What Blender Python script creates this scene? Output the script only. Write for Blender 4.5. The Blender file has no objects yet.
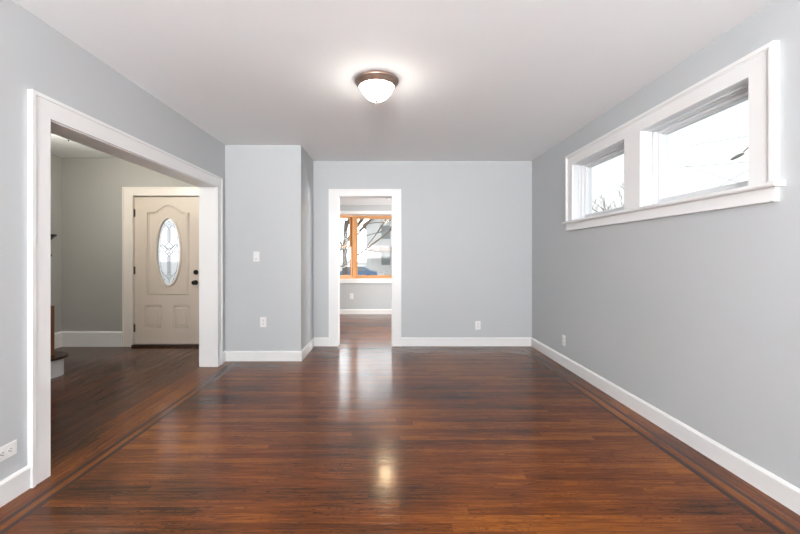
import bpy, bmesh, math, random
from mathutils import Vector, Matrix
S = bpy.context.scene
COL = S.collection
PI = math.pi

# ------------------------------------------------------------------ camera
cd = bpy.data.cameras.new('camera'); cam = bpy.data.objects.new('camera', cd); COL.objects.link(cam)
cam.location = (0, 0, 1.226); cam.rotation_euler = (PI/2, 0, 0)
cd.sensor_width = 36; cd.lens = 17.33; cd.shift_x = 0.015; cd.shift_y = -0.01375
cd.clip_start = 0.05; cd.clip_end = 400
S.camera = cam
# ------------------------------------------------------------------ view / world / fill light
vs = S.view_settings
vs.view_transform = 'Standard'; vs.look = 'None'; vs.gamma = 1; vs.use_curve_mapping = False
vs.exposure = 0.94
S.cycles.max_bounces = 10; S.cycles.diffuse_bounces = 7
W = bpy.data.worlds.new('overcast_sky'); S.world = W; W.use_nodes = True
bg = W.node_tree.nodes['Background']
bg.inputs[0].default_value = (0.93, 0.97, 1.0, 1)
# thin overcast with the hazy sun glow low ahead, beyond the sunroom
_nt = W.node_tree; _tc = _nt.nodes.new('ShaderNodeTexCoord'); _mr = _nt.nodes.new('ShaderNodeMapRange')
_mr.interpolation_type = 'SMOOTHSTEP'
for _i, _v in enumerate((.80, .92, .76, 3.6)): _mr.inputs[_i+1].default_value = _v
_dp = _nt.nodes.new('ShaderNodeVectorMath'); _dp.operation = 'DOT_PRODUCT'; _dp.inputs[1].default_value = (-.30, .954, 0)
_nt.links.new(_tc.outputs['Generated'], _dp.inputs[0]); _nt.links.new(_dp.outputs['Value'], _mr.inputs[0]); _nt.links.new(_mr.outputs[0], bg.inputs[1])

def area(name, loc, rot, sx, sy, power, col=(1, 1, 1)):
    l = bpy.data.lights.new(name, 'AREA'); l.shape = 'RECTANGLE'; l.size = sx; l.size_y = sy
    l.energy = power; l.color = col
    o = bpy.data.objects.new(name, l); COL.objects.link(o); o.location = loc; o.rotation_euler = rot
    return o
# added fill at the unseen rear windows, turned towards ceiling and right wall
area('fill_rear_window', (-.2, -3.25, 1.45), (PI/2+1.12, 0, -.35), 2.4, 1.5, 520, (.99, 0.99, 1.0))

# ------------------------------------------------------------------ helpers
class MB:
    def __init__(s): s.bm = bmesh.new()
    def box(s, x0, x1, y0, y1, z0, z1, mat=0):
        vs_ = [s.bm.verts.new(p) for p in ((x0,y0,z0),(x1,y0,z0),(x1,y1,z0),(x0,y1,z0),(x0,y0,z1),(x1,y0,z1),(x1,y1,z1),(x0,y1,z1))]
        for f in ((0,3,2,1),(4,5,6,7),(0,1,5,4),(1,2,6,5),(2,3,7,6),(3,0,4,7)):
            fc = s.bm.faces.new([vs_[i] for i in f]); fc.material_index = mat
        return s
    def prism(s, pts, a0, a1, axis='z', mat=0):
        """polygon pts swept along axis; pts are the two other coordinates in xyz order"""
        def mk(p, a):
            return {'x': (a, p[0], p[1]), 'y': (p[0], a, p[1]), 'z': (p[0], p[1], a)}[axis]
        A = [s.bm.verts.new(mk(p, a0)) for p in pts]; B = [s.bm.verts.new(mk(p, a1)) for p in pts]
        n = len(pts)
        for i in range(n):
            f = s.bm.faces.new((A[i], A[(i+1) % n], B[(i+1) % n], B[i])); f.material_index = mat
        s.bm.faces.new(A).material_index = mat; s.bm.faces.new(B).material_index = mat
        return s
    def quad(s, pts, mat=0):
        f = s.bm.faces.new([s.bm.verts.new(p) for p in pts]); f.material_index = mat; return s
    def lathe(s, prof, c=(0, 0, 0), n=48, sx=1, sy=1):
        """prof: (r, z) list, revolved about z"""
        rings = []
        for r, z in prof:
            if r < 1e-6: rings.append([s.bm.verts.new((c[0], c[1], c[2]+z))])
            else: rings.append([s.bm.verts.new((c[0]+sx*r*math.cos(2*PI*k/n), c[1]+sy*r*math.sin(2*PI*k/n), c[2]+z)) for k in range(n)])
        for a, b in zip(rings, rings[1:]):
            for k in range(n):
                k2 = (k+1) % n
                if len(a) == 1 and len(b) == 1: continue
                if len(a) == 1: s.bm.faces.new((a[0], b[k], b[k2]))
                elif len(b) == 1: s.bm.faces.new((a[k], b[0], a[k2]))
                else: s.bm.faces.new((a[k], b[k], b[k2], a[k2]))
        return s
    def tube(s, pts, r, n=8, closed=False, r1=None):
        pts = [Vector(p) for p in pts]; m = len(pts); rings = []
        for i, p in enumerate(pts):
            if closed: t = pts[(i+1) % m] - pts[i-1]
            else: t = pts[min(i+1, m-1)] - pts[max(i-1, 0)]
            t.normalize()
            up = Vector((0, 0, 1)) if abs(t.z) < .95 else Vector((1, 0, 0))
            u = t.cross(up).normalized(); v = t.cross(u)
            rr = r if r1 is None else r + (r1-r)*i/(m-1)
            rings.append([s.bm.verts.new(p + rr*(u*math.cos(2*PI*k/n) + v*math.sin(2*PI*k/n))) for k in range(n)])
        for i in range(m if closed else m-1):
            a, b = rings[i], rings[(i+1) % m]
            # keep twist minimal when the frame flips
            sh = min(range(n), key=lambda q: (a[0].co-b[q].co).length)
            d = 1 if (a[1].co-b[(sh+1) % n].co).length <= (a[1].co-b[(sh-1) % n].co).length else -1
            for k in range(n):
                s.bm.faces.new((a[k], a[(k+1) % n], b[(sh+d*(k+1)) % n], b[(sh+d*k) % n]))
        if not closed:
            s.bm.faces.new(rings[0]); s.bm.faces.new(rings[-1])
        return s
    def xf(s, M):
        bmesh.ops.transform(s.bm, matrix=M, verts=s.bm.verts); return s
    def build(s, name, mats, parent=None, loc=None, smooth=False, bevel=0, kind=None):
        if smooth: bmesh.ops.remove_doubles(s.bm, verts=s.bm.verts, dist=1e-6)
        bmesh.ops.recalc_face_normals(s.bm, faces=s.bm.faces)
        me = bpy.data.meshes.new(name)
        if loc is not None: bmesh.ops.translate(s.bm, vec=-Vector(loc), verts=s.bm.verts)
        s.bm.to_mesh(me); s.bm.free()
        for m in (mats if isinstance(mats, (list, tuple)) else [mats]): me.materials.append(m)
        o = bpy.data.objects.new(name, me); COL.objects.link(o)
        if loc is not None: o.location = loc
        if parent is not None:
            o.parent = parent; o.location = Vector(o.location) - Vector(parent.location) if loc is not None else -Vector(parent.location)
            if parent.parent is not None and loc is None:
                o.location = -Vector(parent.matrix_world_hint) if hasattr(parent, 'matrix_world_hint') else o.location
        if smooth:
            for p in me.polygons: p.use_smooth = True
            me.set_sharp_from_angle(angle=math.radians(35))
        if bevel:
            b = o.modifiers.new('bevel', 'BEVEL'); b.width = bevel; b.segments = 2; b.limit_method = 'ANGLE'
        if kind: o['kind'] = kind
        return o

def empty(name, loc, label=None, cat=None, group=None, kind=None, rz=0):
    o = bpy.data.objects.new(name, None); COL.objects.link(o); o.location = loc; o.rotation_euler = (0, 0, rz)
    o.empty_display_size = .1
    tag(o, label, cat, group, kind); return o
def tag(o, label=None, cat=None, group=None, kind=None):
    if label: o['label'] = label
    if cat: o['category'] = cat
    if group: o['group'] = group
    if kind: o['kind'] = kind
    return o
def copy_tree(o, parent=None):
    c = o.copy(); COL.objects.link(c); c.parent = parent
    for ch in [x for x in bpy.data.objects if x.parent == o and x != c]: copy_tree(ch, c)
    return c

# ------------------------------------------------------------------ materials
def mat(name, col, rough=.5, metal=0, spec=.5, emis=None, estr=0, coat=0):
    m = bpy.data.materials.new(name); m.use_nodes = True
    b = m.node_tree.nodes['Principled BSDF']
    b.inputs['Base Color'].default_value = (*col, 1); b.inputs['Roughness'].default_value = rough
    b.inputs['Metallic'].default_value = metal; b.inputs['Specular IOR Level'].default_value = spec
    b.inputs['Coat Weight'].default_value = coat
    if emis: b.inputs['Emission Color'].default_value = (*emis, 1); b.inputs['Emission Strength'].default_value = estr
    return m
def noisy(m, scale=300, bump=.05, dist=.001, var=0.0, vscale=1.5, stretch=(1, 1, 1)):
    nt = m.node_tree; b = nt.nodes['Principled BSDF']
    tc = nt.nodes.new('ShaderNodeTexCoord'); mp = nt.nodes.new('ShaderNodeMapping'); mp.inputs['Scale'].default_value = stretch
    nt.links.new(tc.outputs['Object'], mp.inputs[0])
    n = nt.nodes.new('ShaderNodeTexNoise'); n.inputs['Scale'].default_value = scale; n.inputs['Detail'].default_value = 3
    nt.links.new(mp.outputs[0], n.inputs['Vector'])
    bp = nt.nodes.new('ShaderNodeBump'); bp.inputs['Strength'].default_value = bump; bp.inputs['Distance'].default_value = dist
    nt.links.new(n.outputs[0], bp.inputs['Height']); nt.links.new(bp.outputs[0], b.inputs['Normal'])
    if var:
        n2 = nt.nodes.new('ShaderNodeTexNoise'); n2.inputs['Scale'].default_value = vscale; n2.inputs['Detail'].default_value = 4
        nt.links.new(mp.outputs[0], n2.inputs['Vector'])
        mr = nt.nodes.new('ShaderNodeMapRange'); mr.inputs[3].default_value = 1-var; mr.inputs[4].default_value = 1+var
        nt.links.new(n2.outputs[0], mr.inputs[0])
        c = b.inputs['Base Color'].default_value[:]
        vm = nt.nodes.new('ShaderNodeVectorMath'); vm.operation = 'SCALE'; vm.inputs[0].default_value = c[:3]
        nt.links.new(mr.outputs[0], vm.inputs['Scale']); nt.links.new(vm.outputs[0], b.inputs['Base Color'])
    return m
M_wall = noisy(mat('grey_wall_paint', (.488, .506, .516), .55, spec=.3), 260, .12, .0006, .015, .8)
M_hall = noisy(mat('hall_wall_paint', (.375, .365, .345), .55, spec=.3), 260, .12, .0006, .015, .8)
M_ceil = noisy(mat('ceiling_paint', (.865, .885, .90), .8, spec=.2), 200, .1, .0005, .01, .7)
M_trim = noisy(mat('white_trim_paint', (.77, .765, .76), .32, spec=.5), 60, .0, .0005, .01, 2)
M_door = noisy(mat('cream_door_paint', (.64, .55, .475), .38), 90, .06, .0005, .01, 3)
M_warmlit = noisy(mat('warm_lit_trim_paint', (.74, .68, .63), .35), 60, .0, .0005, .01, 2)  # white trim paint with the warm hall light mixed into its colour
M_vinyl = noisy(mat('white_vinyl', (.66, .67, .685), .3), 50, .0, .0005, .008, 2)
M_plate = noisy(mat('white_plastic', (.78, .77, .76), .3), 80, .02, .0003, .005, 5)
M_slot = noisy(mat('dark_slot', (.05, .05, .05), .6), 80, .02, .0003, .005, 5)
M_nickel = noisy(mat('satin_nickel', (.25, .20, .17), .35, .6), 80, .03, .0003, .02, 6)
M_bronze = noisy(mat('brushed_bronze', (.30, .215, .17), .32, .75), 80, .05, .0003, .04, 9)
M_black = noisy(mat('oil_rubbed_bronze', (.012, .010, .009), .35, .6), 90, .03, .0003, .03, 6)
M_hinge = noisy(mat('aged_bronze_hinge', (.09, .075, .065), .4, .4), 90, .03, .0003, .03, 6)
M_steel = noisy(mat('screw_steel', (.35, .35, .36), .35, .9), 90, .03, .0003, .03, 6)
M_lead = noisy(mat('lead_came', (.16, .16, .17), .4, .5), 90, .05, .0003, .03, 6)
def emit(name, col, s):
    m = mat(name, (.9, .88, .85), .3, emis=col, estr=s); return noisy(m, 40, .05, .0005, .01, 4)
M_lampglass = emit('lit_frosted_glass', (1, .90, .78), 13)
M_halllamp = emit('lit_hall_glass', (1, .98, .88), 8)
M_sunlamp = emit('lit_warm_glass', (1, .74, .44), 60)

def glass(name, tint=(1, 1, 1), milk=0, rough=0.0):
    m = bpy.data.materials.new(name); m.use_nodes = True; nt = m.node_tree; nt.nodes.clear()
    out = nt.nodes.new('ShaderNodeOutputMaterial')
    tr = nt.nodes.new('ShaderNodeBsdfTransparent'); tr.inputs[0].default_value = (*tint, 1)
    gl = nt.nodes.new('ShaderNodeBsdfGlossy'); gl.inputs['Roughness'].default_value = .02 + rough
    lw = nt.nodes.new('ShaderNodeLayerWeight'); lw.inputs[0].default_value = .5
    pw = nt.nodes.new('ShaderNodeMath'); pw.operation = 'POWER'; pw.inputs[1].default_value = 5; nt.links.new(lw.outputs['Facing'], pw.inputs[0])
    fr = nt.nodes.new('ShaderNodeMapRange'); fr.inputs[3].default_value = .006; fr.inputs[4].default_value = .9; nt.links.new(pw.outputs[0], fr.inputs[0])
    mx = nt.nodes.new('ShaderNodeMixShader')
    src = tr
    if milk:
        tl = nt.nodes.new('ShaderNodeBsdfTranslucent'); tl.inputs[0].default_value = (.9, .9, .9, 1)
        m2 = nt.nodes.new('ShaderNodeMixShader')
        n = nt.nodes.new('ShaderNodeTexNoise'); n.inputs['Scale'].default_value = 60
        mr = nt.nodes.new('ShaderNodeMapRange'); mr.inputs[3].default_value = milk-.2; mr.inputs[4].default_value = milk+.2
        nt.links.new(n.outputs[0], mr.inputs[0]); nt.links.new(mr.outputs[0], m2.inputs[0])
        nt.links.new(tr.outputs[0], m2.inputs[1]); nt.links.new(tl.outputs[0], m2.inputs[2]); src = m2
    nt.links.new(fr.outputs[0], mx.inputs[0]); nt.links.new(src.outputs[0], mx.inputs[1]); nt.links.new(gl.outputs[0], mx.inputs[2])
    nt.links.new(mx.outputs[0], out.inputs[0]); return m
M_glass = glass('clear_window_glass', (.97, .98, .98))
M_milk = glass('textured_door_glass', (.62, .63, .63), .5, .1)

def wood_floor(name, along, c_dark, c_mid, c_lite, width=.057, length=1.3, rough=.15, single=False, bumpk=1.0):
    """oak strip floor; along = 'x' or 'y' is the run of the boards"""
    m = bpy.data.materials.new(name); m.use_nodes = True; nt = m.node_tree; b = nt.nodes['Principled BSDF']; L = nt.links
    def nd(t, **k):
        n = nt.nodes.new(t)
        for a, v in k.items(): setattr(n, a, v)
        return n
    def math_(op, a, b_=None):
        n = nd('ShaderNodeMath', operation=op)
        for i, v in enumerate((a, b_)):
            if v is None: continue
            if isinstance(v, (int, float)): n.inputs[i].default_value = v
            else: L.new(v, n.inputs[i])
        return n.outputs[0]
    def comb(x, y, z=0):
        n = nd('ShaderNodeCombineXYZ')
        for i, v in enumerate((x, y, z)):
            if isinstance(v, (int, float)): n.inputs[i].default_value = v
            else: L.new(v, n.inputs[i])
        return n.outputs[0]
    def noise(vec, scale, detail=4, rgh=.55, dist=0.0):
        n = nd('ShaderNodeTexNoise'); n.inputs['Scale'].default_value = scale; n.inputs['Detail'].default_value = detail
        n.inputs['Roughness'].default_value = rgh; n.inputs['Distortion'].default_value = dist
        L.new(vec, n.inputs['Vector']); return n.outputs[0]
    def rng(v, a, b_, c, d):
        n = nd('ShaderNodeMapRange'); L.new(v, n.inputs[0])
        for i, q in enumerate((a, b_, c, d)): n.inputs[i+1].default_value = q
        return n.outputs[0]
    tc = nd('ShaderNodeTexCoord'); sp = nd('ShaderNodeSeparateXYZ'); L.new(tc.outputs['Object'], sp.inputs[0])
    u, v = (sp.outputs[0], sp.outputs[1]) if along == 'x' else (sp.outputs[1], sp.outputs[0])
    vr = math_('DIVIDE', v, width); row = math_('FLOOR', vr); fv = math_('FRACT', vr)
    w1 = nd('ShaderNodeTexWhiteNoise', noise_dimensions='1D'); L.new(row, w1.inputs['W'])
    ur = math_('ADD', math_('DIVIDE', u, length), math_('MULTIPLY', w1.outputs[0], 7.31))
    idx = math_('FLOOR', ur); fu = math_('FRACT', ur)
    w2 = nd('ShaderNodeTexWhiteNoise', noise_dimensions='2D'); L.new(comb(row, idx), w2.inputs['Vector'])
    rnd = w2.outputs[0]
    w3 = nd('ShaderNodeTexWhiteNoise', noise_dimensions='2D'); L.new(comb(idx, math_('ADD', row, 31.7)), w3.inputs['Vector'])
    # grain: stretched along the board, its own offset in every board
    off = math_('MULTIPLY', rnd, 37.0)
    g1 = noise(comb(math_('ADD', math_('MULTIPLY', u, 1.6), off), math_('MULTIPLY', v, 30), off), 1.6, 6, .65, .6)
    g2 = noise(comb(math_('ADD', math_('MULTIPLY', u, 5), off), math_('MULTIPLY', v, 110), off), 1.0, 4, .65)
    fk = rng(noise(comb(math_('ADD', math_('MULTIPLY', u, 16), off), math_('MULTIPLY', v, 90), off), 1.0, 2, .5, .8), .62, .70, 0, .22)
    fk = math_('MULTIPLY', fk, rng(noise(comb(u, math_('MULTIPLY', v, 4), 7.7), 1.8, 2, .5), .48, .60, 0, 1))
    # cathedral figure
    g3 = noise(comb(math_('ADD', math_('MULTIPLY', u, 3.2), off), math_('MULTIPLY', v, 16), off), 1.2, 2, .5, 1.2)
    rings = math_('ABSOLUTE', math_('SUBTRACT', math_('FRACT', math_('MULTIPLY', g3, 9)), .5))
    rings = rng(rings, 0, .16, 1, 0)
    bl = noise(comb(u, v, 3.3), 1.1, 3, .5)
    t = math_('ADD', math_('MULTIPLY', rnd, .20), math_('MULTIPLY', g1, .75))
    t = math_('ADD', t, math_('MULTIPLY', math_('SUBTRACT', g2, .5), .55))
    t = math_('ADD', t, math_('MULTIPLY', math_('SUBTRACT', bl, .5), .75))
    knots = math_('MULTIPLY', rings, rng(g1, .48, .62, 0, .30))
    t = math_('SUBTRACT', math_('SUBTRACT', t, knots), fk)
    cr = nd('ShaderNodeValToRGB'); e = cr.color_ramp.elements
    e[0].position = .20; e[0].color = (*c_dark, 1); e[1].position = .80; e[1].color = (*c_lite, 1)
    q = e.new(.48); q.color = (*c_mid, 1)
    L.new(t, cr.inputs[0])
    # joints between boards
    gapv = math_('MAXIMUM', rng(fv, 0, .035, 1, 0), rng(fv, .965, 1, 0, 1))
    gapu = rng(fu, 0, .0022, 1, 0)
    gap = math_('MAXIMUM', gapv, gapu)
    vm = nd('ShaderNodeVectorMath', operation='SCALE'); L.new(cr.outputs[0], vm.inputs[0]); L.new(rng(gap, 0, 1, 1, .72), vm.inputs['Scale'])
    L.new(vm.outputs[0], b.inputs['Base Color'])
    # slightly cupped boards + waviness of the finish
    cup = math_('MULTIPLY', math_('POWER', math_('ABSOLUTE', math_('SUBTRACT', fv, .5)), 2.0), -2.0)
    tilt = math_('MULTIPLY', math_('SUBTRACT', w3.outputs[0], .5), math_('SUBTRACT', fv, .5))
    wav = noise(comb(math_('MULTIPLY', u, 1.4), math_('MULTIPLY', v, 9), 1.0), 2.2, 2, .5)
    h = math_('ADD', math_('MULTIPLY', cup, .12), math_('MULTIPLY', tilt, .14))
    h = math_('ADD', h, math_('MULTIPLY', wav, .8)); h = math_('ADD', h, math_('MULTIPLY', g2, .10))
    h = math_('SUBTRACT', h, math_('MULTIPLY', gap, .08)); h = math_('SUBTRACT', h, math_('MULTIPLY', knots, .3))
    bp = nd('ShaderNodeBump'); bp.inputs['Strength'].default_value = 1; bp.inputs['Distance'].default_value = .0011*bumpk
    L.new(h, bp.inputs['Height']); L.new(bp.outputs[0], b.inputs['Normal'])
    b.inputs['Roughness'].default_value = .42; b.inputs['Specular IOR Level'].default_value = .03
    b.inputs['Coat Weight'].default_value = .85; b.inputs['Coat IOR'].default_value = 1.34
    L.new(rng(g1, .3, .7, rough*.85, rough*1.2), b.inputs['Coat Roughness']); L.new(bp.outputs[0], b.inputs['Coat Normal'])
    return m
FD, FM, FL = (.024, .0065, .0018), (.128, .032, .0040), (.280, .085, .0085)
M_fx = wood_floor('oak_boards_across', 'x', FD, FM, FL)
M_fy = wood_floor('oak_boards_border', 'y', FD, FM, FL)
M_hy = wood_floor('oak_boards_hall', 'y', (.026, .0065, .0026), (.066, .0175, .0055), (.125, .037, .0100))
M_strip = wood_floor('walnut_inlay', 'y', (.022, .009, .005), (.040, .015, .008), (.06, .022, .010), width=.2)
M_stripx = wood_floor('walnut_inlay_across', 'x', (.022, .009, .005), (.040, .015, .008), (.06, .022, .010), width=.2)
def grain(name, col, rough=.35, axis=(1, 1, 14)):
    return noisy(mat(name, col, rough), 18, .15, .0006, .22, 6, axis)
M_oakv = grain('honey_oak_upright', (.56, .27, .095), .38, (9, 9, .8))
M_newel = grain('red_brown_newel', (.16, .050, .018), .3, (9, 9, 1))
M_tread = grain('dark_tread_wood', (.030, .014, .010), .25, (1, 9, 9))
M_dark = grain('dark_stained_wood', (.028, .014, .010), .35, (1, 9, 9))

# ------------------------------------------------------------------ dimensions
H = 2.52; XR = 1.96; XL = -1.903; XH = -2.07; YB = 5.244; YF = 4.497; XB = -1.016; YR = -3.0
YE = 5.22; XE = -4.42; HH = 2.56; YS = 8.13; HS = 2.30
OY0, OY1, OZ = 2.155, 4.255, 1.985           # wide opening to the hall
DX0, DX1, DZ = -.675, .05, 2.036            # doorway in the back wall

def plate_wall(name, m, boxes):
    mb = MB()
    for bx in boxes: mb.box(*bx)
    return mb.build(name, m, kind='structure')

# ------------------------------------------------------------------ floors
mb = MB()
def rect(x0, x1, y0, y1, mi): mb.quad([(x0, y0, 0), (x1, y0, 0), (x1, y1, 0), (x0, y1, 0)], mi)
a0, a1, b0, b1 = 1.728, 1.756, 1.813, 1.841          # right-hand inlay strips
la0, la1, lb0, lb1 = -1.697, -1.725, -1.762, -1.790    # left-hand ones
# right border (mitred towards the back border)
yb = lambda d: YB-d
def ring(x0, x1, mi):  # mitred L of the border on the right and the back, between offsets x0<x1 from centre
    dR0, dR1 = XR-x1, XR-x0
    mb.quad([(x0, YR, 0), (x1, YR, 0), (x1, YB-dR0, 0), (x0, YB-dR1, 0)], mi)
ring(b1, XR, 1); ring(b0, b1, 2); ring(a1, b0, 1); ring(a0, a1, 2)
def backring(d0, d1, mi):
    mb.quad([(XB+0, YB-d1, 0), (XR-d1, YB-d1, 0), (XR-d0, YB-d0, 0), (XB, YB-d0, 0)], mi)
D = [XR-v for v in (XR, b1, b0, a1, a0)]
backring(D[0], D[1], 0); backring(D[1], D[2], 3); backring(D[2], D[3], 0); backring(D[3], D[4], 3)
yf = YB-D[4]
rect(XB, a0, YF, yf, 0)
rect(la0, a0, YR, YF, 0)
rect(lb1, XL, YR, YF, 1); rect(lb0, lb1, YR, YF, 2); rect(la1, lb0, YR, YF, 1); rect(la0, la1, YR, YF, 2)
fl = mb.build('floor', [M_fx, M_fy, M_strip, M_stripx], kind='structure')
mb = MB(); mb.quad([(XH, OY0, 0), (XL, OY0, 0), (XL, OY1, 0), (XH, OY1, 0)]); mb.build('floor_threshold', M_fy, kind='structure')
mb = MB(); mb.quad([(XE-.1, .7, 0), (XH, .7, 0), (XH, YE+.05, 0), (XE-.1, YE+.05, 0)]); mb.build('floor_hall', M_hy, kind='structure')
mb = MB(); mb.quad([(-2.1, YB, 0), (2.6, YB, 0), (2.6, YS+.1, 0), (-2.1, YS+.1, 0)]); mb.build('floor_sunroom', M_fx, kind='structure')

# ------------------------------------------------------------------ walls
WZ0, WZ1 = 1.60, 2.19; WA = (2.073, 2.966); WB = (3.165, 4.063); XO = 2.14
plate_wall('wall_right', M_wall, [(XR, XO, YR-.15, WA[0], -.0, H+.1), (XR, XO, WA[0], WB[1], 0, WZ0-.02), (XR, XO, WA[0], WB[1], WZ1+.02, H+.1),
                                  (XR, XO, WA[1], WB[0], WZ0-.02, WZ1+.02), (XR, XO, WB[1], YB+.14, 0, H+.1)])
plate_wall('wall_left', M_wall, [(XH, XL, YR-.15, OY0-.02, 0, H+.1), (XH, XL, OY0-.02, OY1+.02, OZ+.02, H+.1), (XH, XL, OY1+.02, YE+.2, 0, H+.1)])
plate_wall('wall_chimney', M_wall, [(XL, XB, YF, YB+.1, 0, H+.1)])
plate_wall('wall_back', M_wall, [(XB-.5, DX0-.015, YB, YB+.14, 0, H+.1), (DX0-.015, DX1+.015, YB, YB+.14, DZ+.015, H+.1), (DX1+.015, XR, YB, YB+.14, 0, H+.1)])
RW = (-1.4, 1.6, .7, 2.2)
plate_wall('wall_rear', M_wall, [(XL, RW[0], YR-.15, YR, 0, H+.1), (RW[1], XR, YR-.15, YR, 0, H+.1), (RW[0], RW[1], YR-.15, YR, 0, RW[2]), (RW[0], RW[1], YR-.15, YR, RW[3], H+.1)])
plate_wall('ceiling', M_ceil, [(XL-.0, XR, YR, YB, H, H+.12)])
# hall
EX0, EX1, EZ = -3.462, -2.53, 2.05
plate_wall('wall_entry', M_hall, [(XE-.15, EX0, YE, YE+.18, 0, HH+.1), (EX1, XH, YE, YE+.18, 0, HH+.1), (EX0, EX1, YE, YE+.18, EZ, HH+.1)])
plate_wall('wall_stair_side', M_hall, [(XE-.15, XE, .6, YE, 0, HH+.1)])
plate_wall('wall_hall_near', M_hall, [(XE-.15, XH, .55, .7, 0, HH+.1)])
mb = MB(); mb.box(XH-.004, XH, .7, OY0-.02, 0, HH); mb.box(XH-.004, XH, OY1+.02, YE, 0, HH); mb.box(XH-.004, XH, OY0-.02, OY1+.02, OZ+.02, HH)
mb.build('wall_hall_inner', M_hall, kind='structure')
plate_wall('ceiling_hall', M_ceil, [(XE, XH-.004, .7, YE, HH, HH+.12)])
# sunroom
BX0, BX1, BZ0, BZ1 = -1.12, 1.38, .734, 2.113
plate_wall('wall_sunroom_left', M_wall, [(-2.2, -2.1, YB+.14, YS+.15, 0, HS+.1)])
plate_wall('wall_sunroom_right', M_wall, [(2.6, 2.7, YB, 6.1, 0, HS+.1), (2.6, 2.7, 7.6, YS+.15, 0, HS+.1), (2.6, 2.7, 6.1, 7.6, 0, .8), (2.6, 2.7, 6.1, 7.6, 2.05, HS+.1)])
plate_wall('wall_sunroom_back', M_wall, [(-2.1, BX0, YS, YS+.12, 0, HS+.1), (BX1, 2.6, YS, YS+.12, 0, HS+.1), (BX0, BX1, YS, YS+.12, 0, BZ0-.07), (BX0, BX1, YS, YS+.12, BZ1+.02, HS+.1)])
plate_wall('ceiling_sunroom', M_ceil, [(-2.1, 2.6, YB+.14, YS, HS, HS+.1)])

# ------------------------------------------------------------------ baseboards
def base_run(mb, p, q, nrm, h=.118, t=.014):
    """moulded skirting from p to q, nrm points into the room"""
    p = Vector((*p, 0)); q = Vector((*q, 0)); n = Vector((*nrm, 0))
    prof = [(0, 0), (t, 0), (t, h-.022), (t+.004, h-.02), (t+.003, h-.012), (t*.5, h), (0, h)]
    A = [mb.bm.verts.new(p+n*a+Vector((0, 0, z))) for a, z in prof]; B = [mb.bm.verts.new(q+n*a+Vector((0, 0, z))) for a, z in prof]
    k = len(prof)
    for i in range(k): mb.bm.faces.new((A[i], A[(i+1) % k], B[(i+1) % k], B[i]))
    mb.bm.faces.new(A); mb.bm.faces.new(B)
def baseboard(name, runs, **k):
    mb = MB()
    for r in runs: base_run(mb, *r, **k)
    return mb.build(name, M_trim, kind='structure')
baseboard('baseboard_right', [((XR, YR), (XR, YB), (-1, 0))])
baseboard('baseboard_left', [((XL, YR), (XL, OY0-.125), (1, 0)), ((XL, OY1+.12), (XL, YF), (1, 0))], h=.122)
baseboard('baseboard_chimney', [((XL, YF), (XB+.014, YF), (0, -1)), ((XB, YF), (XB, YB), (1, 0))])
baseboard('baseboard_back', [((XB, YB), (DX0-.128, YB), (0, -1)), ((DX1+.128, YB), (XR, YB), (0, -1))])
baseboard('baseboard_rear', [((XL, YR), (XR, YR), (0, 1))])
baseboard('baseboard_hall', [((XE, YE), (EX0-.135, YE), (0, -1)), ((XE, 4.08), (XE, YE), (1, 0))], h=.205, t=.02)
baseboard('baseboard_sunroom', [((-2.1, YS), (2.6, YS), (0, -1)), ((-2.1, YB+.14), (-2.1, YS), (1, 0)), ((2.6, YB+.14), (2.6, YS), (-1, 0))], h=.10)

# ------------------------------------------------------------------ cased opening to the hall
mb = MB()
cw = .122
# jamb lining
mb.box(XH-.012, XL+.004, OY0-.02, OY0, 0, OZ+.02); mb.box(XH-.012, XL+.004, OY1, OY1+.02, 0, OZ+.02); mb.box(XH-.012, XL+.004, OY0, OY1, OZ, OZ+.02)
mb.build('trim_1', M_trim, kind='structure', bevel=.0015)
mb = MB()
for xs, sg in ((XL, 1), (XH, -1)):
    def bx(y0, y1, z0, z1, t0, t1):
        a, b_ = xs+sg*t0, xs+sg*t1; mb.box(min(a, b_), max(a, b_), y0, y1, z0, z1)
    r = .006; t0 = .0041 if sg < 0 else 0
    bx(OY0-cw+.02, OY0-r, 0, OZ+r, t0, .02); bx(OY1+r, OY1+cw-.02, 0, OZ+r, t0, .02); bx(OY0-cw+.02, OY1+cw-.02, OZ+r, OZ+cw-.02, t0, .02)
    bx(OY0-cw, OY0-cw+.02, 0, OZ+cw, t0, .027); bx(OY1+cw-.02, OY1+cw, 0, OZ+cw, t0, .027); bx(OY0-cw+.02, OY1+cw-.02, OZ+cw-.02, OZ+cw, t0, .027)
mb.build('trim_2', M_trim, kind='structure')

# ------------------------------------------------------------------ doorway to the sunroom
mb = MB()
mb.box(DX0-.015, DX0, YB-.004, YB+.15, 0, DZ+.015); mb.box(DX1, DX1+.015, YB-.004, YB+.15, 0, DZ+.015); mb.box(DX0, DX1, YB-.004, YB+.15, DZ, DZ+.015)
mb.build('trim_3', M_trim, kind='structure', bevel=.0015)
mb = MB()
for ys, sg in ((YB, -1), (YB+.14, 1)):
    def by(x0, x1, z0, z1, t):
        a, b_ = ys, ys+sg*t; mb.box(x0, x1, min(a, b_), max(a, b_), z0, z1)
    w, tp = .126, .095
    by(DX0-w, DX0-.005, 0, DZ+.005, .018); by(DX1+.005, DX1+w, 0, DZ+.005, .018); by(DX0-w, DX1+w, DZ+.005, DZ+tp, .018)
    by(DX0-w-.004, DX0-w+.012, 0, DZ+tp+.004, .026); by(DX1+w-.012, DX1+w+.004, 0, DZ+tp+.004, .026); by(DX0-w+.012, DX1+w-.012, DZ+tp-.012, DZ+tp+.004, .026)
mb.build('trim_4', M_trim, kind='structure')

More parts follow.
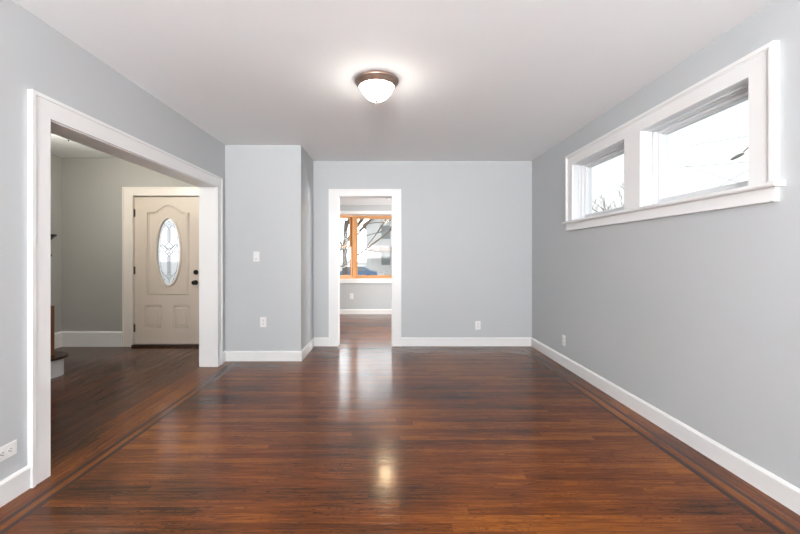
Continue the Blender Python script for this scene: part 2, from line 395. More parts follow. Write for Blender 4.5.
# ------------------------------------------------------------------ high windows in the right wall
mb = MB()
cz = 2.305; c0, c1 = 1.928, 4.19
def bt(y0, y1, z0, z1, t): mb.box(XR-t, XR, y0, y1, z0, z1)
bt(c0+.022, WA[0]-.0, WZ0, WZ1, .02); bt(WB[1]+0, c1-.022, WZ0, WZ1, .02); bt(WA[1], WB[0], WZ0, WZ1, .02); bt(c0+.022, c1-.022, WZ1, cz-.022, .02)
bt(c0, c0+.022, WZ0, cz, .034); bt(c1-.022, c1, WZ0, cz, .034); bt(c0+.022, c1-.022, cz-.022, cz, .034)
bt(c0+.022, c1-.022, cz-.030, cz-.022, .026); bt(c0+.022, c0+.030, WZ0, cz-.03, .026); bt(c1-.030, c1-.022, WZ0, cz-.03, .026)
mb.build('trim_5', M_trim, kind='structure')
mb = MB(); mb.box(XR-.022, XR, c0, c1, 1.512, 1.572); mb.box(XR-.03, XR, c0, c1, 1.500, 1.512)
mb.build('trim_6', M_trim, kind='structure', bevel=.0015)     # apron
mb = MB()
prof = [(XR, 1.572), (XR-.045, 1.572)] + [(XR-.045-.014*math.sin(a*PI/8), 1.586-.014*math.cos(a*PI/8)) for a in range(1, 8)] + [(XR-.045, 1.60), (XR, 1.60)]
mb.prism(prof, c0-.03, c1+.03, 'y'); mb.box(XR, XR+.03, WA[0], WA[1], 1.58, 1.60); mb.box(XR, XR+.03, WB[0], WB[1], 1.58, 1.60)
mb.build('window_sill', M_trim, kind='structure', smooth=True)

def frame_boxes(mb, x0, x1, y0, y1, z0, z1, w, wb=None):
    wb = w if wb is None else wb
    mb.box(x0, x1, y0, y0+w, z0, z1); mb.box(x0, x1, y1-w, y1, z0, z1); mb.box(x0, x1, y0+w, y1-w, z0, z0+wb); mb.box(x0, x1, y0+w, y1-w, z1-w, z1)
def high_window(n, y0, y1):
    root = empty('window_%d' % n, (XR+.1, (y0+y1)/2, WZ0), kind='structure')
    mb = MB(); frame_boxes(mb, XR+.0005, XO+.01, y0-.018, y1+.018, WZ0-.018, WZ1+.018, .0185); mb.build('jamb_lining', M_vinyl, root)
    mb = MB(); frame_boxes(mb, XR+.045, XR+.062, y0, y1, WZ0, WZ1, .012); frame_boxes(mb, XR+.075, XO, y0, y1, WZ0, WZ1, .015, .022)
    mb.build('window_frame', M_vinyl, root, bevel=.002)
    mb = MB(); frame_boxes(mb, XR+.105, XO-.004, y0+.015, y1-.015, WZ0+.022, WZ1-.015, .020, .036)
    frame_boxes(mb, XR+.122, XO-.008, y0+.034, y1-.034, WZ0+.056, WZ1-.034, .008)
    mb.build('sash', M_vinyl, root, bevel=.003)
    mb = MB(); mb.box(XR+.135, XR+.139, y0+.04, y1-.04, WZ0+.062, WZ1-.04); mb.build('glass_pane', M_glass, root)
    for z in (WZ0+.09, WZ1-.12):
        mb = MB(); mb.lathe([(0, -.002), (.005, -.0015), (.006, 0)], n=12)
        mb.xf(Matrix.Translation((XR+.090, y1-.015, z)) @ Matrix.Rotation(PI/2, 4, 'X')); mb.xf(Matrix.Identity(4))
        mb.build('frame_screw', M_steel, root, smooth=True)
    return root
high_window(1, *WA); high_window(2, *WB)

# ------------------------------------------------------------------ windows behind the camera
root = empty('window_3', ((RW[0]+RW[1])/2, YR-.08, RW[2]), kind='structure')
for k in range(3):
    x0 = RW[0]+k; x1 = x0+1
    mb = MB(); mb.box(x0, x0+.05, YR-.12, YR-.04, RW[2], RW[3]); mb.box(x1-.05, x1, YR-.12, YR-.04, RW[2], RW[3])
    for z in (RW[2], (RW[2]+RW[3])/2-.025, RW[3]-.05): mb.box(x0+.05, x1-.05, YR-.12, YR-.04, z, z+.05)
    mb.build('sash', M_trim, root, bevel=.003)
    mb = MB(); mb.box(x0+.05, x1-.05, YR-.084, YR-.08, RW[2]+.05, RW[3]-.05); mb.build('glass_pane', M_glass, root)
mb = MB(); w = .12
mb.box(RW[0]-w, RW[0], YR, YR+.02, RW[2]-.02, RW[3]+w); mb.box(RW[1], RW[1]+w, YR, YR+.02, RW[2]-.02, RW[3]+w); mb.box(RW[0], RW[1], YR, YR+.02, RW[3], RW[3]+w)
mb.box(RW[0]-w-.03, RW[1]+w+.03, YR-.04, YR+.05, RW[2]-.02, RW[2]); mb.box(RW[0]-w, RW[1]+w, YR, YR+.018, RW[2]-.11, RW[2]-.02)
mb.build('trim_7', M_trim, kind='structure', bevel=.0015)

# ------------------------------------------------------------------ bay window of the sunroom
CY = 8.50; LX0, LX1 = -1.10, -.74; RX0, RX1 = 1.00, 1.36; LY = 8.20
mb = MB()
mb.prism([(BX0-.06, YS-.03), (BX1+.06, YS-.03), (BX1+.06, YS), (BX0-.06, YS)], .652, .734)
mb.prism([(BX0, YS), (BX1, YS), (BX1, LY+.04), (RX0+.03, CY+.12), (LX1-.03, CY+.12), (BX0, LY+.04)], .69, .734)
mb.build('window_seat', M_trim, kind='structure', bevel=.0015)
mb = MB()
mb.box(BX0-.09, BX1+.09, YS-.02, YS, BZ1, BZ1+.063); mb.box(BX0-.09, BX0, YS-.02, YS, .734, BZ1); mb.box(BX1, BX1+.09, YS-.02, YS, .734, BZ1)
mb.prism([(BX0, YS), (BX1, YS), (BX1, LY+.04), (RX0+.03, CY+.12), (LX1-.03, CY+.12), (BX0, LY+.04)], BZ1, BZ1+.04)
mb.build('trim_8', M_trim, kind='structure', bevel=.0015)
def bay_window(n, p, q, hung):
    """window in the vertical plane from p to q (inside faces)"""
    p = Vector((*p, 0)); q = Vector((*q, 0)); L = (q-p).length; a = math.atan2(q.y-p.y, q.x-p.x)
    root = empty('window_%d' % n, (p.x, p.y, .734), kind='structure', rz=a)
    T = Matrix.Identity(4)
    def fb(mb, x0, x1, y0, y1, z0, z1, w, wt=None, wbm=None):
        wt = wt or w; wbm = wbm or w
        mb.box(x0, x0+w, y0, y1, z0, z1); mb.box(x1-w, x1, y0, y1, z0, z1); mb.box(x0+w, x1-w, y0, y1, z0, z0+wbm); mb.box(x0+w, x1-w, y0, y1, z1-wt, z1)
    h = BZ1-.734
    def put(mb, name, m, **k):
        o = mb.build(name, m, **k); o.parent = root; return o
    mb = MB(); fb(mb, 0, L, 0, .10, 0, h, .034, .034, .034); put(mb, 'window_frame', M_oakv, bevel=.003)
    if hung:
        mid = h*.505
        mb = MB(); fb(mb, .034, L-.034, .055, .085, mid-.015, h-.034, .035, .035, .028); put(mb, 'upper_sash', M_oakv, bevel=.003)
        mb = MB(); fb(mb, .034, L-.034, .02, .05, .034, mid+.012, .035, .028, .045); put(mb, 'lower_sash', M_oakv, bevel=.003)
        mb = MB(); mb.box(.069, L-.069, .068, .071, mid, h-.07); put(mb, 'glass_pane', M_glass)
        mb = MB(); mb.box(.069, L-.069, .033, .036, .075, mid-.01); put(mb, 'glass_pane', M_glass)
        mb = MB(); mb.box(L/2-.02, L/2+.02, .018, .03, mid+.012, mid+.025); put(mb, 'sash_lock', M_bronze, bevel=.003)
    else:
        mb = MB(); fb(mb, .034, L-.034, .03, .07, .034, h-.034, .032); put(mb, 'sash', M_oakv, bevel=.004)
        mb = MB(); mb.box(.06, L-.06, .048, .052, .06, h-.06); put(mb, 'glass_pane', M_glass)
    return root
bay_window(4, (LX1, CY), (RX0, CY), False)
bay_window(5, (LX0, LY), (LX1-.012, CY-.004), True)
bay_window(6, (RX0+.012, CY-.004), (RX1, LY), True)
mb = MB(); mb.prism([(LX1-.03, CY-.02), (LX1+.015, CY-.012), (LX1+.015, CY), (LX1-.02, CY+.09), (LX1-.04, CY+.05)], .734, BZ1); mb.build('trim_9', M_oakv, kind='structure')
mb = MB(); mb.prism([(RX0+.03, CY-.02), (RX0-.015, CY-.012), (RX0-.015, CY), (RX0+.02, CY+.09), (RX0+.04, CY+.05)], .734, BZ1); mb.build('trim_10', M_oakv, kind='structure')

root = empty('window_7', (2.65, 6.85, .8), kind='structure')  # unseen side window, added so the fill light can enter the sunroom
mb = MB(); frame_boxes(mb, 2.59, 2.69, 6.1, 7.6, .8, 2.05, .05); mb.box(2.62, 2.66, 6.83, 6.87, .85, 2.0); mb.build('window_frame', M_oakv, root)
mb = MB(); mb.box(2.64, 2.644, 6.15, 7.55, .85, 2.0); mb.build('glass_pane', M_glass, root)
area('fill_sunroom_side', (2.8, 6.85, 1.45), (0, PI/2, 0), 1.2, 1.5, 100, (.99, .99, 1.0))  # added fill that brightens the sunroom from its unseen side

# ------------------------------------------------------------------ entry door
DCX = -2.993; dx0, dx1, dz0, dz1 = DCX-.462, DCX+.455, .03, 2.035; DY = YE+.03
root = empty('door_1', (DCX, DY, 0), kind='structure')
bm = bmesh.new()
def loop(pts, y):
    vv = [bm.verts.new((x, y, z)) for x, z in pts]; ee = [bm.edges.new((vv[i], vv[(i+1) % len(vv)])) for i in range(len(vv))]; return vv, ee
OC, OA, OB = 1.283, .156, .452
ell = lambda a, b_, n=56: [(DCX+a*math.cos(2*PI*k/n), OC+b_*math.sin(2*PI*k/n)) for k in range(n)]
_, e1 = loop([(dx0, dz0), (dx1, dz0), (dx1, dz1), (dx0, dz1)], DY); _, e2 = loop(ell(OA, OB), DY)
r = bmesh.ops.triangle_fill(bm, use_beauty=True, use_dissolve=False, edges=e1+e2)
fs = [f for f in r['geom'] if isinstance(f, bmesh.types.BMFace)]
ex = bmesh.ops.extrude_face_region(bm, geom=fs)
bmesh.ops.translate(bm, vec=(0, .044, 0), verts=[v for v in ex['geom'] if isinstance(v, bmesh.types.BMVert)])
mb = MB(); mb.bm.free(); mb.bm = bm; slab = mb.build('door_panel', M_door, root)
def moulding(pts, r=.010, name='panel_moulding', n=8, m=M_door, y=DY+.001):
    mb = MB(); mb.tube([(x, y, z) for x, z in pts], r, n, closed=True); return mb.build(name, m, root, smooth=True)
# arched upper panel outline
px0, px1, pz0, pz1, ah = DCX-.285, DCX+.275, .705, 1.815, .105
arch = [(px0, pz0), (px1, pz0), (px1, pz1), (px1-.09, pz1)]
for k in range(1, 12):
    t = k/12; arch.append((px1-.09-(px1-px0-.18)*t, pz1+ah*(math.sin(PI*t)**1.15)))
arch += [(px0+.09, pz1), (px0, pz1)]
moulding(arch, .011)
ins = [(DCX+(x-DCX)*.92, OC+(z-OC)*.965) for x, z in arch]; moulding(ins, .005)
for cx in (DCX-.205, DCX+.175):
    w, z0, z1 = .100, .255, .545
    moulding([(cx-w, z0), (cx+w, z0), (cx+w, z1), (cx-w, z1)], .010)
    mb = MB(); A = [(cx-w+.028, z0+.028), (cx+w-.028, z0+.028), (cx+w-.028, z1-.028), (cx-w+.028, z1-.028)]
    mb.prism(A, DY-.008, DY+.01, 'y'); mb.build('raised_panel', M_door, root, bevel=.007)
moulding(ell(OA+.014, OB+.014), .017, 'oval_frame', 10)
mb = MB(); mb.prism(ell(OA+.004, OB+.004), DY+.018, DY+.024, 'y'); gp = mb.build('oval_glass', M_milk, root)
# leaded pattern
mb = MB()
def lead(a, b_, r=.0036): mb.tube([(DCX+a[0], DY+.015, OC+a[1]), (DCX+b_[0], DY+.015, OC+b_[1])], r, 6)
def dia(cz_, w, h_, r=.0036):
    q = [(0, cz_+h_), (w, cz_), (0, cz_-h_), (-w, cz_)]
    for i in range(4): lead(q[i], q[(i+1) % 4], r)
n = 56
inner = [((OA-.03)*math.cos(2*PI*k/n), (OB-.035)*math.sin(2*PI*k/n)) for k in range(n)]
for i in range(n): lead(inner[i], inner[(i+1) % n], .0022)
for ang in (0, 28, 62, 118, 152, 180, 208, 242, 298, 332):
    c, s_ = math.cos(math.radians(ang)), math.sin(math.radians(ang)); lead(((OA-.03)*c, (OB-.035)*s_), (OA*c, OB*s_))
dia(.36, .045, .055); dia(.355, .022, .028); dia(.075, .055, .06); dia(.0, .055, .06); dia(-.035, .022, .032); dia(-.335, .045, .055); dia(-.335, .02, .03)
for sx in (-1, 1):
    lead((sx*.055, 0), (sx*.126, 0)); lead((sx*.055, .075), (sx*.095, .105)); lead((sx*.095, .105), (sx*.12, .07)); lead((sx*.03, .04), (sx*.09, .10)); lead((sx*.07, .04), (sx*.105, .075))
    for o in (.012, .024): lead((sx*o, .31), (sx*o, .135), .0022); lead((sx*o, -.06), (sx*o, -.29), .0022)
    lead((sx*.045, -.335), (sx*.105, -.26)); lead((sx*.045, .36), (sx*.075, .33))
lead((0, .31), (0, .135)); lead((0, -.07), (0, -.28)); lead((0, -.39), (0, -.417)); lead((0, .415), (0, .417))
mb.build('lead_pattern', M_lead, root)
# hinges, knob, deadbolt, threshold
for z in (1.81, 1.03, .245):
    mb = MB(); mb.box(dx0-.016, dx0+.012, DY-.006, DY, z-.05, z+.05); mb.tube([(dx0-.002, DY-.010, z-.054), (dx0-.002, DY-.010, z+.054)], .009, 10)
    mb.build('hinge', M_hinge, root)
def turned(name, prof, x, z, m=M_black, par=None):
    mb = MB(); mb.lathe(prof, n=28); mb.xf(Matrix.Translation((x, DY, z)) @ Matrix.Rotation(PI/2, 4, 'X')); return mb.build(name, m, root, smooth=True)
kx = DCX+.375
turned('deadbolt', [(0, -.002), (.033, -.002), (.033, .010), (.026, .018), (.012, .020), (.010, .028), (0, .028)], kx, 1.005)
mb = MB(); mb.box(kx-.004, kx+.004, DY-.040, DY-.026, .985, 1.025); mb.build('thumb_turn', M_black, root, bevel=.003)
turned('door_knob', [(0, -.002), (.034, -.002), (.033, .008), (.014, .012), (.012, .03), (.024, .038), (.030, .050), (.028, .062), (.016, .070), (0, .072)], kx-.004, .865)
mb = MB(); mb.box(EX0, EX1, YE-.03, YE+.16, 0, .028); mb.build('threshold', M_dark, root, bevel=.004)
# frame + casing
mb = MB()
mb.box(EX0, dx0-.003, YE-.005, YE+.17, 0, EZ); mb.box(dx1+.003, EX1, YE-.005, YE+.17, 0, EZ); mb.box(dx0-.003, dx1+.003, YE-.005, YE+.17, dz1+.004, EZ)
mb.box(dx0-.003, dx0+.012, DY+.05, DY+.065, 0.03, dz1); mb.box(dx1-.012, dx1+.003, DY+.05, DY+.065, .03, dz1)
mb.build('door_frame', M_warmlit, root, bevel=.002)
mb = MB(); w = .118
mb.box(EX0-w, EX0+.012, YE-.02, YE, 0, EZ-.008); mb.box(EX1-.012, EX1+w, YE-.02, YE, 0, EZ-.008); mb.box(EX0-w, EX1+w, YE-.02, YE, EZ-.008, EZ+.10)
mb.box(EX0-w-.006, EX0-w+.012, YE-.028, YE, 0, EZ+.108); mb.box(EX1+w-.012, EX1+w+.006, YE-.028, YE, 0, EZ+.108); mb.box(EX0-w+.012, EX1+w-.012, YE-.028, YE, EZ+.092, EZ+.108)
mb.build('trim_11', M_warmlit, kind='structure', bevel=.0015)

# ------------------------------------------------------------------ ceiling lights
def ceiling_light(loc, r, m_glass, label, group='flush ceiling lights', m_ring=M_bronze, m_fin=M_nickel):
    s = r/.16
    t = empty('ceiling_light', loc, label, 'ceiling light')
    mb = MB(); mb.lathe([(0, 0), (.155*s, 0), (.161*s, -.006), (.162*s, -.016), (.158*s, -.024), (.153*s, -.028), (.150*s, -.034), (.143*s, -.043), (.136*s, -.053), (.130*s, -.055), (.128*s, -.045), (0, -.035)])
    ring_ = mb.build('ring_base', m_ring, smooth=True); ring_.parent = t
    mb = MB(); prof = [(.129*s*(a/12)**.9, -.047-.105*s*(1-(a/12)**2.3)) for a in range(12, -1, -1)]
    mb.lathe(prof); g = mb.build('glass_bowl', m_glass, smooth=True); g.parent = t
    zb = -.047-.105*s
    mb = MB(); mb.lathe([(0, zb+.004), (.013, zb+.002), (.014, zb-.003), (.008, zb-.008), (.006, zb-.013), (.010, zb-.018), (.008, zb-.026), (.003, zb-.032), (0, zb-.034)], n=20)
    f = mb.build('finial', m_fin, smooth=True); f.parent = t
    return t
ceiling_light((-.083, 2.835, H), .16, M_lampglass, 'bronze ringed flush ceiling light with glowing frosted bowl in the main room')
ceiling_light((-3.2, 3.86, HH), .16, M_halllamp, 'flush ceiling light above the entry hall, only its dark finial tip peeking below the header', m_fin=M_black)
pl = bpy.data.lights.new('ceiling_glow_fill', 'POINT'); pl.energy = .8; pl.color = (1, .96, .92); pl.shadow_soft_size = 0  # added point in the air below the bowl, brightens the ceiling
po = bpy.data.objects.new('ceiling_glow_fill', pl); COL.objects.link(po); po.location = (-.083, 2.835, H-.27)
pl = bpy.data.lights.new('hall_glow_fill', 'POINT'); pl.energy = 22; pl.color = (1, .98, .86); pl.shadow_soft_size = 0  # added point under the hall fixture, gives the ceiling its halo
po = bpy.data.objects.new('hall_glow_fill', pl); COL.objects.link(po); po.location = (-3.2, 3.98, HH-.20)
ceiling_light((-.02, 6.12, HS), .13, M_sunlamp, 'warm flush ceiling light in the far sunroom, hidden above the doorway head')

# ------------------------------------------------------------------ outlets and switch
def outlet(loc, rz, label, horizontal=False, switch=False):
    t = empty('light_switch' if switch else 'power_outlet', loc, label, 'light switch' if switch else 'power outlet')
    R = Matrix.Rotation(rz, 4, 'Z') @ (Matrix.Rotation(PI/2, 4, 'Y') if horizontal else Matrix.Identity(4))
    def put(mb, name, m, **k):
        mb.xf(R); o = mb.build(name, m, **k); o.parent = t; return o
    mb = MB(); mb.box(-.036, .036, -.006, 0, -.0585, .0585); put(mb, 'cover_plate', M_plate, bevel=.003)
    if switch:
        mb = MB(); mb.box(-.017, .017, -.009, -.004, -.034, .034); put(mb, 'rocker', M_plate, bevel=.002)
        mb = MB(); mb.box(-.012, .012, -.0095, -.008, -.031, -.026); put(mb, 'status_slot', M_slot)
        return t
    for z in (-.020, .020):
        mb = MB(); pts = [(.0165*math.cos(a)*1.0, z+max(-.0125, min(.0125, .0165*math.sin(a)))) for a in [2*PI*k/20 for k in range(20)]]
        mb.prism(pts, -.0085, -.004, 'y'); put(mb, 'receptacle', M_plate)
        mb = MB(); mb.box(-.008, -.005, -.0092, -.008, z-.002, z+.007); mb.box(.005, .008, -.0092, -.008, z-.002, z+.007); mb.box(-.0025, .0025, -.0092, -.008, z-.010, z-.005)
        put(mb, 'socket_slots', M_slot)
    mb = MB(); mb.lathe([(0, .0015), (.003, .001), (.0035, 0)], n=10); mb.xf(Matrix.Translation((0, -.006, 0)) @ Matrix.Rotation(PI/2, 4, 'X')); put(mb, 'plate_screw', M_plate)
    return t
outlet((XL, 1.912, .252), PI/2, 'white outlet mounted sideways low on the left wall just before the wide opening', horizontal=True)
outlet((-1.456, YF, .455), 0, 'white outlet on the projecting wall, straight below the light switch')
outlet((-1.535, YF, 1.22), 0, 'white rocker light switch at chest height on the projecting wall', switch=True)
outlet((1.223, YB, .282), 0, 'white outlet on the back wall right of the doorway')
outlet((XR, 4.283, .285), -PI/2, 'white outlet low on the right wall near the far corner')
outlet((-.77, YS, .375), 0, 'small white outlet under the bay window in the far sunroom')

# ------------------------------------------------------------------ staircase
st = empty('staircase', (-3.93, 3.7, 0), 'staircase in the hall with rounded white bottom step, dark tread and red-brown newel', 'staircase')
bc = (-3.515, 3.92); sx0 = XE+.005
def dshape(r, xr, y0, y1):
    """outline: straight from the wall, semicircle around bc on the open side"""
    pts = [(sx0, bc[1]-r)] + [(bc[0]+r*math.cos(a), bc[1]+r*math.sin(a)) for a in [-PI/2+PI*k/24 for k in range(25)]] + [(sx0, bc[1]+r)]
    return pts
mb = MB(); mb.prism(dshape(.165, 0, 0, 0), 0, .178); mb.build('bottom_riser', M_trim, st, smooth=True)
mb = MB(); mb.prism(dshape(.205, 0, 0, 0), .178, .206); o = mb.build('bottom_tread', M_tread, st, smooth=True, bevel=.008)
rise, run = .19, .265; y0 = bc[1]-.165
sxr = bc[0]+.03
for k in range(1, 8):
    z = .206+(k-1)*rise; y = y0-(k-1)*run+.14
    mb = MB(); mb.box(sx0, sxr, y-run, y, 0 if k == 1 else z-.0, z+rise-.028) if k == 1 else mb.box(sx0, sxr, y-run, y, 0, z+rise-.028)
    mb.build('riser', M_trim, st)
    mb = MB(); mb.box(sx0, sxr+.02, y-run, y+.025, z+rise-.028, z+rise); mb.build('tread', M_tread, st, bevel=.006)
zt = .206+7*rise; yt = y0-6*run+.14-run
mb = MB(); mb.box(sx0, sxr, .705, yt, 0, zt-.028); mb.build('landing_base', M_trim, st)
mb = MB(); mb.box(sx0, sxr+.02, .705, yt, zt-.028, zt); mb.build('landing', M_tread, st)
nx, ny = -3.496, 3.92
mb = MB()
mb.prism([(nx-.054, ny-.054), (nx+.054, ny-.054), (nx+.054, ny+.054), (nx-.054, ny+.054)], .206, .715)
mb.lathe([(0, .70), (.054, .70), (.054, .715), (.048, .728), (.036, .742), (.034, .78), (.030, .95), (.030, 1.10), (.034, 1.20), (0, 1.2)], (nx, ny, 0), 32)
nw = mb.build('newel_post', M_newel, st, smooth=True)
mb = MB(); mb.lathe([(0, 1.19), (.036, 1.19), (.050, 1.222), (.058, 1.228), (.058, 1.240), (.050, 1.246), (.036, 1.262), (.034, 1.36), (.045, 1.385), (.062, 1.40), (.074, 1.418), (.096, 1.432), (.099, 1.440), (.096, 1.448), (.05, 1.455), (0, 1.458)], (nx, ny, 0), 32)
mb.build('newel_cap', M_black, st, smooth=True)
ra = (nx-.02, ny-.03, 1.16); rb = (nx-.02, yt+.1, 1.16+(ny-.03-yt-.1)*rise/run)
mb = MB(); mb.tube([ra, rb], .03, 12); mb.build('handrail', M_newel, st, smooth=True)
for k in range(1, 8):
    for d in (.07, .20):
        y = y0-(k-1)*run+.14-d; zb = .206+k*rise; ztop = 1.16+(ny-.03-y)*rise/run-.02
        mb = MB(); mb.lathe([(0, 0), (.016, 0), (.016, .12), (.010, .15), (.013, (ztop-zb)*.5), (.010, (ztop-zb)*.8), (.013, ztop-zb), (0, ztop-zb)], (nx-.02, y, zb), 10)
        mb.build('baluster', M_trim, st, smooth=True)

# ------------------------------------------------------------------ outdoors
GZ = -1.1
M_ground = noisy(mat('pale_pavement', (.42, .42, .41), .9), 3, .2, .02, .1, .15)
M_bark = noisy(mat('grey_brown_bark', (.20, .17, .15), .9), 30, .4, .01, .2, 4)
M_bark2 = noisy(mat('brown_bark', (.26, .20, .14), .9), 30, .4, .01, .2, 4)
M_siding = noisy(mat('white_siding', (.8, .79, .77), .7), 1, .3, .01, .05, 2, (1, 1, 30))
M_roof = noisy(mat('brown_shingles', (.40, .30, .27), .9), 20, .3, .01, .2, 6)
M_pane = mat('grey_house_glass', (.30, .32, .32), .3); noisy(M_pane, 2, .02, .001, .1, 2)
M_blue = noisy(mat('blue_car_paint', (.16, .25, .40), .3, .0, coat=.5), 5, .01, .001, .03, 2)
M_silver = noisy(mat('silver_car_paint', (.6, .57, .56), .3, .0, coat=.5), 5, .01, .001, .03, 2)
M_tyre = noisy(mat('tyre_rubber', (.02, .02, .02), .8), 40, .2, .002, .1, 6)
M_pole = noisy(mat('weathered_pole', (.16, .13, .10), .9), 20, .4, .01, .2, 4, (6, 6, 1))
M_lampgrey = noisy(mat('street_lamp_grey', (.30, .30, .27), .5, .2), 20, .05, .001, .05, 4)
M_cable = noisy(mat('grey_cable', (.26, .26, .26), .7), 40, .05, .001, .05, 4)
mb = MB(); mb.quad([(-90, 8.9, GZ), (90, 8.9, GZ), (90, 150, GZ), (-90, 150, GZ)]); mb.quad([(2.9, -60, GZ), (90, -60, GZ), (90, 8.9, GZ), (2.9, 8.9, GZ)])
mb.quad([(-90, 5.5, GZ), (-2.3, 5.5, GZ), (-2.3, 8.9, GZ), (-90, 8.9, GZ)]); mb.build('ground', M_ground, kind='structure')

def tree(name, base, trunk_pts, limbs, label, m, seed, r0=.16, depth=4):
    rnd = random.Random(seed)
    t = empty(name, base, label, 'tree')
    B = Vector(base)
    mb = MB(); mb.tube([Vector(p)-B for p in trunk_pts], r0, 10, r1=r0*.55); o = mb.build('trunk', m, smooth=True); o.parent = t
    mb = MB(); cnt = [0]
    def grow(p, d, r, L, dep):
        if cnt[0] > 900 or r < .004: return
        cnt[0] += 1; n = 4; pts = [p]; dd = d.normalized(); q = p
        for i in range(n):
            dd = (dd + Vector((rnd.uniform(-1, 1), rnd.uniform(-1, 1), rnd.uniform(-.6, 1)))*.16).normalized(); q = q+dd*L/n; pts.append(q)
        mb.tube(pts, r, 5, r1=r*.5)
        if dep == 0: return
        for k in range(rnd.choice((3, 4))):
            f = rnd.uniform(.25, 1); i = min(int(f*n), n-1); pp = pts[i].lerp(pts[i+1], f*n-i)
            nd_ = (dd*1.0 + Vector((rnd.uniform(-1, 1), rnd.uniform(-1, 1), rnd.uniform(-.4, .9)))*.85).normalized()
            grow(pp, nd_, r*.52, L*rnd.uniform(.5, .75), dep-1)
    for p, q, r in limbs:
        p = Vector(p)-B; q = Vector(q)-B; grow(p, q-p, r, (q-p).length, depth)
    o = mb.build('branches', m); o.parent = t
    return t
def W3(px, py, Y): return ((px-388)*Y/385, Y, 1.226+(256-py)*Y/385)
T1 = W3(344, 250, 19)
tree('bare_tree', (T1[0], 19, GZ), [(T1[0], 19, GZ), (T1[0]+.05, 19, .3), (T1[0]+.02, 19.1, 1.6), (T1[0]+.1, 19, 3)],
     [((T1[0]+.02, 19.1, 1.5), (T1[0]-1.6, 18.5, 5.5), .09), ((T1[0]+.05, 19, 2.2), (T1[0]+.6, 19.6, 6), .09), ((T1[0]+.0, 19, 1.2), (T1[0]+1.5, 18, 3.2), .06)],
     'bare grey tree outside the sunroom, its trunk seen through the narrow left sash', M_bark, 4, .17)
tree('bare_tree', (-3.2, 15, GZ), [(-3.2, 15, GZ), (-2.9, 15, 0), (-2.1, 15, 1.2)],
     [((-2.2, 15, 1.0), (.1, 15, 3.5), .07), ((-2.15, 15, 1.1), (-.1, 14.5, 5.0), .065), ((-2.7, 15, .4), (1.2, 15.6, 2.6), .045)],
     'bare leaning tree whose branches cross the wide sunroom pane', M_bark2, 11, .15)
tree('bare_tree', (26, 43, GZ), [(26, 43, GZ), (26.1, 43, 1.5), (26, 43.2, 3)],
     [((26, 43.2, 2.8), (24, 42, 6.0), .12), ((26, 43.2, 2.9), (27.5, 44, 6.5), .12), ((26, 43.1, 2.5), (26, 45, 6.3), .1), ((26, 43, 2.0), (23.5, 44.5, 4.5), .08)],
     'distant bare tree low in the farther high window', M_bark2, 7, .25, 4)

def car(loc, rz, body, label):
    t = empty('parked_car', loc, label, 'car', rz=rz)
    prof = [(-2.1, .35), (-2.12, .62), (-1.95, .85), (-1.2, .95), (-.65, 1.38), (.75, 1.42), (1.45, 1.0), (2.05, .88), (2.12, .55), (2.05, .32)]
    def put(mb, name, m, **k):
        o = mb.build(name, m, **k); o.parent = t; return o
    mb = MB(); mb.prism(prof, -.86, .86, 'y'); put(mb, 'body', body, bevel=.06)
    for sy in (-1, 1):
        mb = MB(); ya, yb_ = (.855, .868) if sy > 0 else (-.868, -.855)
        mb.prism([(-1.05, .98), (-.6, 1.32), (.0, 1.34), (.0, .98)], ya, yb_, 'y'); mb.prism([(.06, .98), (.06, 1.34), (.7, 1.34), (1.2, 1.0)], ya, yb_, 'y'); put(mb, 'side_glass', M_pane)
    for x in (-1.35, 1.3):
        for y in (-.80, .80):
            mb = MB(); mb.lathe([(0, -.1), (.22, -.1), (.32, -.09), (.33, 0), (.32, .09), (.22, .1), (0, .1)], n=24); mb.xf(Matrix.Translation((x, y, .33)) @ Matrix.Rotation(PI/2, 4, 'X'))
            put(mb, 'wheel', M_tyre, smooth=True)
    return t
car((-3.1, 36, GZ), 0, M_blue, 'blue car parked across the street, seen low in the sunroom window')
car((1.75, 35, GZ), PI, M_silver, 'silver car parked to the right of the blue car')

def house(loc, w, d, h, label):
    t = empty('house', loc, label, 'house')
    def put(mb, name, m, **k):
        o = mb.build(name, m, **k); o.parent = t; return o
    mb = MB(); mb.box(-w/2, w/2, 0, d, 0, h); mb.prism([(-w/2, h), (w/2, h), (0, h+w*.36)], .05, d-.05, 'y'); put(mb, 'wall', M_siding)
    mb = MB()
    for s in (-1, 1):
        mb.prism([(s*(w/2+.4), h-.3), (0, h+w*.36+.02), (0, h+w*.36+.22), (s*(w/2+.4), h-.1)], -.4, d+.3, 'y')
    put(mb, 'roof', M_roof)
    mb = MB(); mb.prism([(-2.0, 2.95), (0, 3.35), (0, 3.2), (-2.0, 2.8)], -w/2+.3, w/2-.3, 'x'); put(mb, 'porch_roof', M_roof)
    for x in (-w/2+.5, -w/6, w/6, w/2-.5):
        mb = MB(); mb.box(x-.08, x+.08, -1.95, -1.8, 0, 2.85); put(mb, 'porch_post', M_siding)
    mb = MB(); mb.box(-w/2+.2, w/2-.2, -2.1, 0, 0, .5); put(mb, 'porch_deck', M_siding)
    for x in (-w/4, w/4):
        for z in (1.3, 4.3):
            mb = MB(); mb.box(x-.5, x+.5, -.06, 0, z, z+1.5); f = put(mb, 'window', M_pane)
    mb = MB(); mb.box(-.5, .5, -.06, 0, .5, 2.7); put(mb, 'front_door', M_dark)
    return t
house((2.0, 44, GZ), 9, 9, 6.0, 'pale two-storey house with porch across the street beyond the wide sunroom pane')
house((-12.5, 46, GZ), 9, 9, 6.0, 'pale house across the street to the left, behind the grey tree')

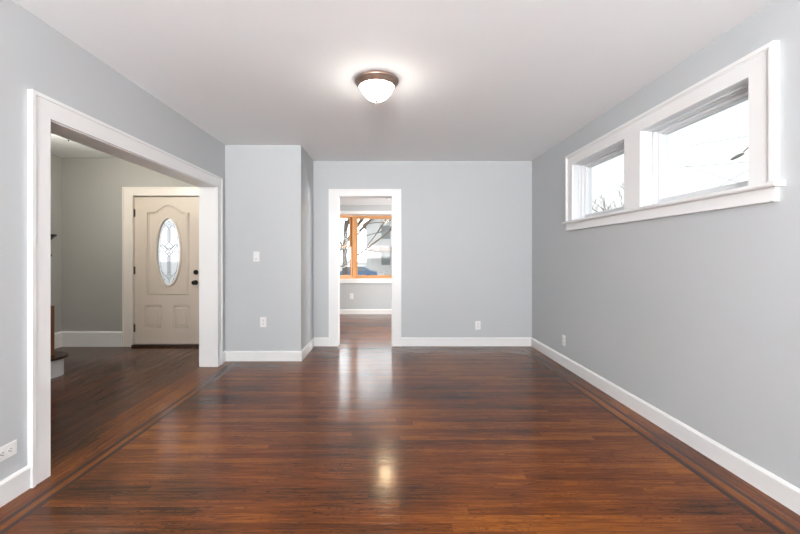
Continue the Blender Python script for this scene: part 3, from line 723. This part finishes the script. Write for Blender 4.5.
# street lamp, poles and wires beyond the right wall
def pole(x, y, h, label):
    t = empty('utility_pole', (x, y, GZ), label, 'utility pole')
    mb = MB(); mb.tube([(0, 0, 0), (0, 0, h)], .15, 12, r1=.10); o = mb.build('post', M_pole, smooth=True); o.parent = t
    mb = MB(); mb.box(-.9, .9, -.16, -.10, h-.6, h-.48); o = mb.build('crossarm', M_pole); o.parent = t
    return t
pole(18, 16.6, 10.5, 'wooden utility pole carrying the street lamp, hidden behind the near window casing')
pole(18, 28.3, 10.8, 'wooden utility pole hidden behind the pier between the two high windows')
pole(18, 62, 10.8, 'farthest wooden utility pole along the street')
hx = W3(736.5, 157, 18*385/348.5)
lamp = empty('street_lamp', (18, 16.6, 7.0), 'grey street lamp head on an arm seen in the nearer high window', 'street lamp')
mb = MB(); mb.tube([(18, 16.7, 7.25), (18, 17.6, 7.35), (18, 18.6, 7.0), (18, 19.5, 6.50)], .035, 8); mb.build('arm', M_lampgrey, lamp, smooth=True)
mb = MB(); mb.lathe([(0, .06), (.06, .055), (.13, .03), (.155, 0), (.15, -.03), (.10, -.055), (0, -.065)], n=24, sy=2.5)
mb.xf(Matrix.Translation((18, 19.85, 6.36)) @ Matrix.Rotation(math.radians(-14), 4, 'X')); mb.build('lamp_head', M_lampgrey, lamp, smooth=True)
def wire(p, q, label, sag=.15, r=.014):
    pts = []
    for k in range(13):
        t = k/12; v = Vector(p).lerp(Vector(q), t); v.z -= sag*4*t*(1-t); pts.append(v)
    mb = MB(); mb.tube(pts, r, 5); o = mb.build('power_line', M_cable, loc=p); tag(o, label, 'power line', 'power lines outside the high windows'); return o
def onx(px, py): Y = 18*385/(px-388); return (18, Y, 1.226+(256-py)*Y/385)
def ext(a, b_, Y):
    t = (Y-a[1])/(b_[1]-a[1]); return (18, Y, a[2]+(b_[2]-a[2])*t)
for (a, b_, lb) in ((onx(664, 159), onx(727, 179), 'steep power line falling to the right across the nearer high window'),
                    (onx(672, 168), onx(748, 162), 'nearly level power line passing under the street lamp head'),
                    (onx(664, 150), onx(748, 136), 'upper power line above the street lamp head'),
                    (onx(727, 182), onx(748, 170), 'short low power line rising to the right below the street lamp')):
    wire(ext(a, b_, 16.7), ext(a, b_, 28.2), lb, .0)
wire((18, 28.3, 7.7), (18, 62, 9.2), 'power line crossing the farther high window above the tree', .3)
